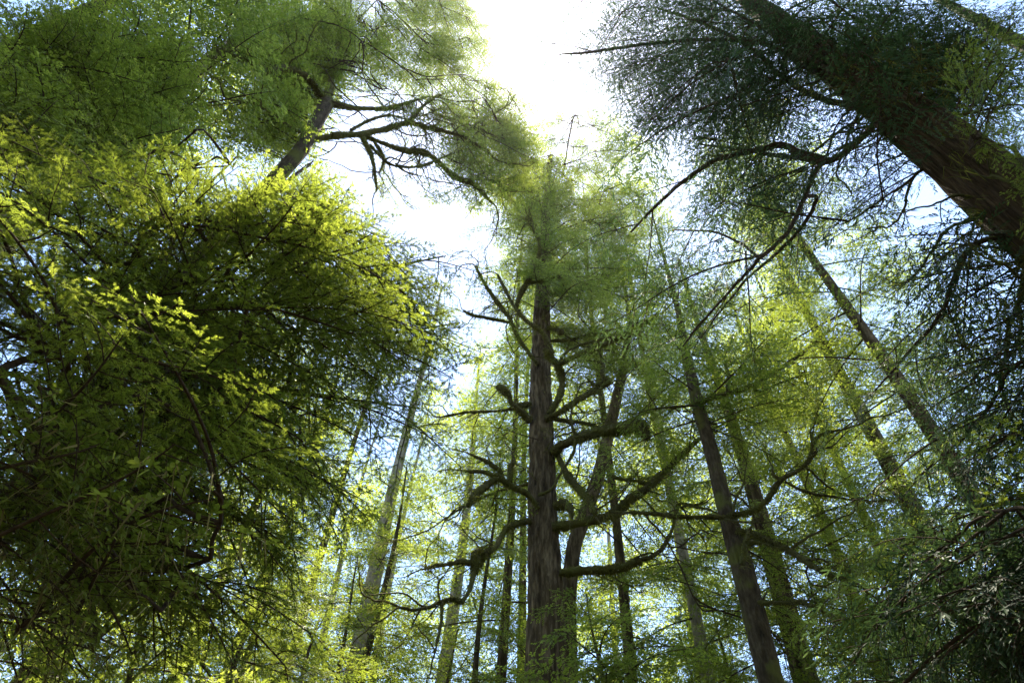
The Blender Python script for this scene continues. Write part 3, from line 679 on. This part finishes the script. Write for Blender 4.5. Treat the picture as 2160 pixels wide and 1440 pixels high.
# ------------------------------------------------------------------ 5: pale old trunk at the upper left, dark crown
T5 = Tree('hemlock_tree', 'pale sunlit trunk slanting up at the upper left with a dark crown', base_at(120, 385, 12), seed=5)
T5.straight(36, 0.47, 'sunlit_pale_bark', taper=1.1, seg=56, step=0.12, furrow=0.09, ridges=24)
T5.traced([(40, 390), (90, 320), (60, 270), (0, 250)], [16, 15, 11, 7], (-1, -1.6), moss=0.6, lichen=2)
T5.traced([(130, 290), (90, 310), (0, 305)], [12, 12, 8], (-1, -1.4), moss=0.6, lichen=2)
T5.traced([(20, 185), (45, 150), (70, 115), (90, 125), (80, 150)], [10, 22, 22, 14, 6], (-2, -2.4), moss=2.2, lichen=5)
T5.traced([(0, 60), (60, 160), (110, 240), (170, 270)], [8, 11, 11, 8], (-2, -1.5), moss=0.6, lichen=2)
fill(T5, [(0, 0), (330, 0), (450, 130), (470, 260), (300, 250), (120, 220), (0, 250)], 130, (7.0, 11.5), ('mid', 'mid', 'mid', 'mid', 'lichen'), 51, Lmax=3.2)
fill(T5, [(0, 220), (250, 240), (150, 330), (0, 400)], 5, (9, 12), ('bare', 'mid'), 52, Lmax=2.4)
T5.crown(56, 19, 35.5, 5.0, 'far', skip=lambda p: gap(p, 1.1))

# ------------------------------------------------------------------ 6: crooked-topped tree under the sun
T6 = Tree('hemlock_tree', 'tree with a crooked dark fork and long bare limbs below the bright sun', base_at(640, 320, 9.5), seed=6)
P, r = px_trunk(T6, [(330, 640, 34), (500, 465, 32), (635, 318, 31), (662, 268, 29), (690, 215, 30)])
T6.trunk(P, r, 'dark_bark', seg=40, step=0.10, furrow=0.12, ridges=16)
tr = T6.traced
tr([(690, 218), (668, 188), (640, 160), (605, 142), (560, 145), (510, 122), (470, 112)], [30, 22, 20, 16, 13, 9, 4], (0, -0.8), moss=0.7)
tr([(688, 216), (720, 222), (765, 226), (820, 224), (860, 212), (900, 205)], [22, 16, 13, 11, 9, 5], (0, -0.6), moss=0.6)
tr([(690, 212), (700, 170), (705, 120), (725, 60), (740, 0)], [26, 16, 14, 12, 8], (0, 0.3, 0.6), moss=0.4)
tr([(655, 295), (720, 285), (780, 280), (830, 268), (860, 260), (905, 270), (945, 280), (985, 292), (1040, 330)], [16, 15, 15, 14, 13, 12, 11, 9, 4], (0, -0.6, -1.4), moss=0.9, lichen=1)
tr([(858, 262), (880, 240), (905, 215), (930, 200)], [11, 10, 8, 4], (-0.7, -1.0), moss=0.5)
tr([(740, 275), (775, 255), (820, 245), (850, 250)], [9, 8, 6, 4], (-0.3, -0.6), moss=0.6, lichen=1)
tr([(700, 285), (760, 285), (800, 300), (850, 318), (890, 322), (920, 340), (945, 362), (970, 380), (1000, 390), (1040, 430)], [14, 13, 12, 14, 17, 15, 13, 15, 17, 5], (-0.2, -1.0), moss=1.0)
tr([(765, 290), (778, 320), (785, 345), (795, 400)], [15, 14, 11, 5], (-0.3, -0.4), moss=0.8)
tr([(790, 300), (808, 330), (800, 365)], [9, 9, 4], (-0.4, -0.5), moss=0.8)
tr([(780, 305), (805, 330), (835, 347), (890, 347), (970, 318)], [8, 8, 7, 7, 4], (-0.4, -1.0), moss=0.4)
tr([(835, 345), (850, 358), (880, 370)], [6, 5, 3], (-0.7, -0.9), moss=0.3)
tr([(975, 285), (1010, 262), (1050, 235)], [6, 5, 3], (-1.2, -1.4), moss=0.3)
tr([(975, 378), (1010, 378), (1060, 382)], [6, 5, 3], (-0.9, -1.0), moss=0.3)
tr([(650, 290), (600, 262), (540, 222), (480, 210)], [8, 7, 6, 3], (0, -0.5), moss=0.3)
fill(T6, [(460, 20), (560, 0), (860, 0), (860, 200), (700, 210), (560, 180), (470, 110)], 96, (10.2, 12.2), 'mid', 61, Lmax=3.4)
fill(T6, [(850, 0), (990, 0), (1035, 90), (1070, 190), (960, 230), (850, 210)], 50, (10.5, 13), 'mid', 65, Lmax=4.0)
fill(T6, [(440, 200), (560, 170), (640, 240), (600, 330), (460, 300)], 28, (9.8, 11.2), 'mid', 62, Lmax=2.6)
fill(T6, [(960, 250), (1130, 230), (1150, 330), (1150, 420), (1060, 420), (980, 330)], 60, (9.5, 12), 'mid', 63, Lmax=2.8)
fill(T6, [(760, 290), (850, 300), (850, 360), (780, 380)], 5, (9, 10), 'bare', 64, Lmax=1.6)

# ------------------------------------------------------------------ 7: near young hemlock filling the left
T7 = Tree('hemlock_tree', 'near young hemlock with bright yellow-green sprays filling the left side', base_at(110, 940, 3.7), seed=7)
P, r = px_trunk(T7, [(110, 940, 44), (230, 785, 30), (330, 650, 20), (420, 530, 11)], top=7.2)
T7.trunk(P, r, 'dark_bark', seg=32, step=0.08, furrow=0.12, ridges=14)
tr = lambda px, w, D, n=6, key='near': cedar_limb(T7, px, w, D, max(2, int(n * 0.7)), key, Lb=(0.8, 1.5))
tr([(60, 1000), (140, 905), (260, 850), (330, 800), (390, 730), (415, 655)], [40, 30, 22, 17, 13, 8], (3.70, 3.63, 4.00), 7)
tr([(415, 655), (410, 600), (435, 570), (470, 480), (490, 430)], [8, 7, 6, 5, 2], (4.00, 4.37), 6)
tr([(415, 655), (400, 610), (400, 560)], [6, 5, 2], (4.00, 4.07), 3)
tr([(415, 655), (500, 640), (590, 610), (700, 560)], [8, 7, 5, 2], (4.00, 4.59), 8)
tr([(280, 845), (350, 850), (430, 868), (520, 885), (600, 882), (680, 860)], [12, 11, 10, 8, 6, 3], (3.77, 4.74), 8)
tr([(0, 800), (60, 770), (170, 700), (270, 640), (350, 560)], [18, 15, 12, 9, 4], (3.40, 4.00), 7)
tr([(330, 800), (430, 770), (560, 770), (700, 790)], [9, 8, 6, 3], (3.85, 4.88), 7)
tr([(60, 700), (200, 600), (300, 500), (360, 400)], [12, 10, 7, 3], (3.70, 4.44), 7)
for px, D in (([(330, 640), (450, 560), (600, 500), (740, 430)], (3.7, 4.6)),
              ([(330, 640), (480, 640), (650, 620), (820, 560), (940, 540)], (3.7, 5.2)),
              ([(300, 700), (450, 720), (620, 720), (800, 700), (970, 680)], (3.7, 5.6)),
              ([(250, 760), (420, 800), (600, 830), (760, 850), (880, 860)], (3.7, 5.4)),
              ([(250, 760), (380, 860), (520, 960), (640, 1020)], (3.7, 5.0)),
              ([(200, 900), (330, 980), (440, 1060), (560, 1120)], (3.7, 4.8)),
              ([(150, 980), (230, 1080), (330, 1180), (420, 1240)], (3.7, 4.4)),
              ([(330, 640), (360, 520), (420, 420), (500, 330)], (3.7, 3.9)),
              ([(420, 540), (520, 440), (600, 380), (660, 340)], (3.7, 4.3)),
              ([(300, 700), (250, 620), (260, 540), (310, 460)], (3.6, 3.8)),
              ([(200, 830), (120, 760), (60, 660), (30, 580)], (3.6, 3.4))):
    cedar_limb(T7, px, [11, 9, 7, 3], D, 9, 'near', Lb=(0.75, 1.35), pitch=(-0.35, 0.12))
fill(T7, [(230, 420), (500, 380), (760, 480), (780, 620), (640, 700), (400, 640), (240, 520)], 7, (5.0, 6.8), 'near', 71, tier=True, Lmax=1.70, pitch=(-0.12, 0.25))
fill(T7, [(200, 340), (480, 310), (680, 430), (740, 510), (500, 450), (240, 450)], 9, (5.6, 7.2), 'near', 72, tier=True, Lmax=1.50, pitch=(-0.12, 0.25))
fill(T7, [(680, 540), (820, 560), (900, 680), (920, 880), (780, 880), (680, 720)], 9, (5.8, 7.6), 'near', 73, tier=True, Lmax=1.60, pitch=(-0.12, 0.25))
fill(T7, [(640, 390), (740, 400), (800, 500), (690, 520)], 8, (5.8, 7.2), 'near', 79, tier=True, Lmax=1.30, pitch=(-0.12, 0.25))
fill(T7, [(800, 520), (880, 560), (950, 660), (960, 820), (850, 760)], 16, (5.6, 7.8), 'near', 80, tier=True, Lmax=1.50, pitch=(-0.12, 0.25))
fill(T7, [(0, 560), (320, 580), (420, 700), (300, 820), (0, 800)], 12, (3.8, 5.2), 'near', 74, tier=True, Lmax=1.60, pitch=(-0.12, 0.25))
fill(T7, [(300, 700), (680, 680), (740, 900), (640, 1020), (480, 1040), (260, 880)], 16, (4.6, 6.2), ('near', 'near', 'lichen'), 75, tier=True, Lmax=1.70, pitch=(-0.12, 0.25))
fill(T7, [(0, 880), (300, 860), (430, 1000), (380, 1200), (200, 1440), (0, 1440)], 60, (3.4, 5.0), ('lichen', 'near', 'lichen', 'bare', 'lichen'), 76, tier=True, Lmax=1.70, pitch=(-0.12, 0.25))
fill(T7, [(230, 620), (330, 640), (300, 760), (180, 740)], 6, (6.5, 7.5), 'lichen', 77, tier=True, Lmax=1.60, pitch=(-0.12, 0.25))
fill(T7, [(120, 400), (260, 420), (240, 560), (140, 600)], 6, (7.5, 8.5), 'lichen', 78, tier=True, Lmax=1.60, pitch=(-0.12, 0.25))

# ------------------------------------------------------------------ 8: understory hemlock below the central trunk
T8 = Tree('hemlock_tree', 'small dark hemlock in front of the foot of the central trunk', base_at(1268, 1400, 11), seed=8)
T8.straight(8.6, 0.075, 'dark_bark', seg=16, step=0.1)
for z, L, n in ((5.2, 2.6, 6), (5.9, 2.5, 7), (6.6, 2.3, 8), (7.3, 1.8, 7), (8.0, 1.1, 5)):      # flat tiers
    for k in range(n):
        T8.bough(T8.pt(z + T8.rng.normal(0, 0.12)), k * 2 * math.pi / n + T8.rng.normal(z, 0.2), T8.rng.uniform(-0.12, 0.12), L * T8.rng.uniform(0.8, 1.1), 'mid', T8.rng.normal(0, 0.15))
fill(T8, [(1200, 1390), (1340, 1390), (1340, 1440), (1180, 1440)], 8, (9.2, 10.4), 'lichen', 82, Lmax=2.2)

# ------------------------------------------------------------------ 9: bright sprays from a tree beyond the right edge
T9 = Tree('hemlock_tree', 'hemlock beyond the right edge with yellow-green sprays hanging over the cedar', base_at(2420, 560, 5.0), seed=9)
T9.straight(8, 0.12, 'dark_bark', seg=24, step=0.12)
fill(T9, [(2110, 30), (2160, 10), (2160, 500), (2130, 420), (2110, 200)], 10, (4.8, 5.4), 'near', 91, Lmax=1.5)
T9.crown(16, 3, 7.8, 1.8, 'near', skip=lambda p: depth(p) < 0.5 or proj(p)[0] < 2120)

# ------------------------------------------------------------------ background trees
BG = [  # px, py of a trunk point, distance, height, radius, bark, label, lean
    (200, 1260, 19, 33, 0.28, 'sunlit_pale_bark', 'pale trunk glimpsed behind hanging lichen at the lower left'),
    (800, 1180, 24, 37, 0.46, 'sunlit_pale_bark', 'straight grey trunk standing left of the crooked mossy limb'),
    (965, 1200, 29, 38, 0.46, 'sunlit_pale_bark', 'pale straight trunk partly hidden just left of the central tree'),
    (1940, 895, 13, 31, 0.22, 'grey_bark', 'slim trunk slanting behind the cedar boughs at the right'),
    (1672, 1330, 18, 30, 0.40, 'grey_bark', 'trunk close behind the dark slim tree at the lower right'),
    (1018, 1340, 17, 17, 0.13, 'dark_bark', 'thin young trunk at the bottom, left of the central tree'),
    (1462, 1250, 27, 33, 0.26, 'sunlit_pale_bark', 'slender trunk in the backlit gap right of the central tree'),
    (1430, 1180, 33, 36, 0.30, 'grey_bark', 'faint far trunk behind the lowest mossy limb'),
    (860, 1060, 33, 38, 0.28, 'sunlit_pale_bark', 'far trunk between the grey trunk and the central tree'),
    (590, 1130, 27, 36, 0.30, 'grey_bark', 'trunk behind the lower sprays of the near hemlock'),
    (690, 1300, 33, 36, 0.28, 'sunlit_pale_bark', 'far trunk left of the straight grey trunk'),
    (420, 1330, 24, 34, 0.28, 'grey_bark', 'trunk among brownish foliage at the lower left'),
    (1800, 1280, 22, 33, 0.30, 'grey_bark', 'trunk behind the drooping cedar sprays at the lower right'),
    (2060, 1330, 17, 30, 0.36, 'dark_bark', 'dark trunk in the lower right corner behind cedar sprays'),
    (1290, 1230, 36, 39, 0.28, 'sunlit_pale_bark', 'farthest trunk between the central and leaning stems'),
    (1700, 820, 26, 40, 0.30, 'grey_bark', 'tall tree with bright crown behind the dark slim one'),
    (1120, 620, 27, 46, 0.24, 'grey_bark', 'tall tree whose glowing top rises behind the central crown'),
    (1300, 420, 21, 44, 0.24, 'sunlit_pale_bark', 'tall tree glowing yellow beneath the sun gap'),
    (820, 700, 30, 46, 0.28, 'grey_bark', 'tall tree behind the right tips of the near hemlock'),
    (1105, 480, 22, 47, 0.20, 'grey_bark', 'tall tree whose crown closes the sky left of the central top'),
    (1220, 330, 20, 47, 0.20, 'grey_bark', 'tall glowing crown right above the top of the central tree'),
    (330, 1000, 15, 27, 0.30, 'dark_bark', 'dark trunk behind the near hemlock limbs'),
]
rngb = np.random.default_rng(77)
for i, (x, y, D, H, rad, mat, lab) in enumerate(BG):
    t = Tree('hemlock_tree', lab, base_at(x, y, D), group='tall conifers of the forest behind', seed=200 + i)
    t.straight(H, rad, mat, taper=1.1, seg=28, step=0.2, furrow=0.10, ridges=16)
    n = int(56 + 0.5 * D) if H > 20 else 30
    key = 'mid' if D < 20 else 'far'
    t.crown(n, H * ((0.17 if D > 23 else 0.26) if H > 20 else 0.35), H - 0.3, (4.6 if D > 19 else 3.6) if H > 20 else 1.8, key, pitch=(-0.35, 0.15), power=0.7, skip=lambda p: gap(p, 0.9))
    for k in range(9 if D < 30 and H > 20 else 0):          # dead stubs on the bare part of the trunk
        t.bough(t.pt(H * t.rng.uniform(0.12, 0.6)), t.rng.uniform(0, 6.28), t.rng.uniform(-0.3, 0.3), t.rng.uniform(0.7, 1.9), 'twig', t.rng.uniform(0, 6))

# ------------------------------------------------------------------ understory trees, then unseen trees around the viewer, added for shade
SAP = [  # young understory conifers: pixel of the top, distance, label
    (760, 1190, 19, 'young hemlock with layered sprays below the straight grey trunk'),
    (960, 1330, 19, 'young hemlock at the bottom under the crooked mossy limb'),
    (620, 1080, 11, 'young hemlock under the near sprays, left of the straight grey trunk'),
    (1440, 1330, 19, 'young hemlock between the central trunk and the dark slim trunk'),
    (1500, 1250, 22, 'far young hemlock in the gap right of the central trunk'),
    (1800, 1200, 17, 'young hemlock behind the drooping cedar sprays'),
    (1980, 1180, 10, 'dark young hemlock in the lower right among cedar sprays'),
    (470, 1260, 15, 'young hemlock at the lower left with brownish sprays'),
    (590, 1170, 9, 'young hemlock just right of the hanging lichen at the lower left'),
    (360, 1230, 7, 'small shaded hemlock at the lower left below the near sprays'),
    (690, 1290, 12, 'young hemlock at the bottom edge left of the straight grey trunk'),
    (860, 980, 20, 'slim hemlock rising beside the straight grey trunk'),
]
for i, (x, y, D, lab) in enumerate(SAP):
    p = at(x, y, D); H = p[2]
    t = Tree('hemlock_tree', lab, (p[0], p[1]), group='young hemlocks of the understory', seed=400 + i)
    t.straight(H, 0.012 * H, 'dark_bark', seg=14, step=0.2)
    t.crown(int(26 + 1.1 * H), H * 0.35, H - 0.1, 2.3, 'mid' if D > 12 else 'near', pitch=(-0.3, 0.25), power=0.7, L_min=0.6)

SH = [(-7.5, -1.0, 30), (-4.0, -6.5, 33), (3.5, -6.0, 31), (8.5, -2.5, 32), (-11, 4.5, 31), (12.5, 4.0, 30),
      (-0.5, -3.6, 24), (-5.0, -3.0, 26), (4.6, -2.6, 25), (-12, -4, 33), (0, -11, 34), (11, -8, 33), (-8, -10, 32), (-13, 0.5, 30)]
for i, (x, y, H) in enumerate(SH):  # out of frame, added only to shade the near boughs
    t = Tree('hemlock_tree', 'unseen tree around the viewer, added to shade the near boughs', (x, y), group='unseen shade trees added around the viewer', seed=300 + i)
    t.straight(H, 0.4, 'dark_bark', seg=20, step=0.4)
    t.crown(44, 5, H - 0.5, 5.0, 'far', pitch=(-0.4, 0.1), power=0.5, skip=lambda p: depth(p) > 0.3 and -450 < proj(p)[0] < 2610 and -450 < proj(p)[1] < 1900)
print('objects', len(bpy.data.objects), 'tris', sum(len(m.loops) - 2 * len(m.polygons) for m in bpy.data.meshes))

for t in TREES:                # the fine branches that carry the boughs
    if t.br.n:
        o = part('branchwork', t.br.mesh('branchwork', [M['twig']], True), t.o); o['kind'] = 'stuff'

# ------------------------------------------------------------------ haze
def haze():
    x0, x1, y0, y1, z0, z1 = -90.0, 90.0, -40.0, 110.0, -1.4, 60.0
    v = [(x, y, z) for z in (z0, z1) for y in (y0, y1) for x in (x0, x1)]
    mb = MB(); mb.add(v, [(0, 2, 3, 1), (4, 5, 7, 6), (0, 1, 5, 4), (1, 3, 7, 5), (3, 2, 6, 7), (2, 0, 4, 6)])
    m, t, N = nodes('forest_haze'); p = N('ShaderNodeVolumePrincipled')
    p.inputs['Color'].default_value = (0.95, 0.96, 0.97, 1); p.inputs['Density'].default_value = HAZE; p.inputs['Anisotropy'].default_value = 0.8
    o_ = N('ShaderNodeOutputMaterial'); t.links.new(p.outputs[0], o_.inputs['Volume'])
    o = bpy.data.objects.new('haze', mb.mesh('haze', [m])); COL.objects.link(o); o['kind'] = 'stuff'
    o['label'] = 'thin bright haze in the air between the trees'
HAZE = 0.00005
if HAZE: haze()
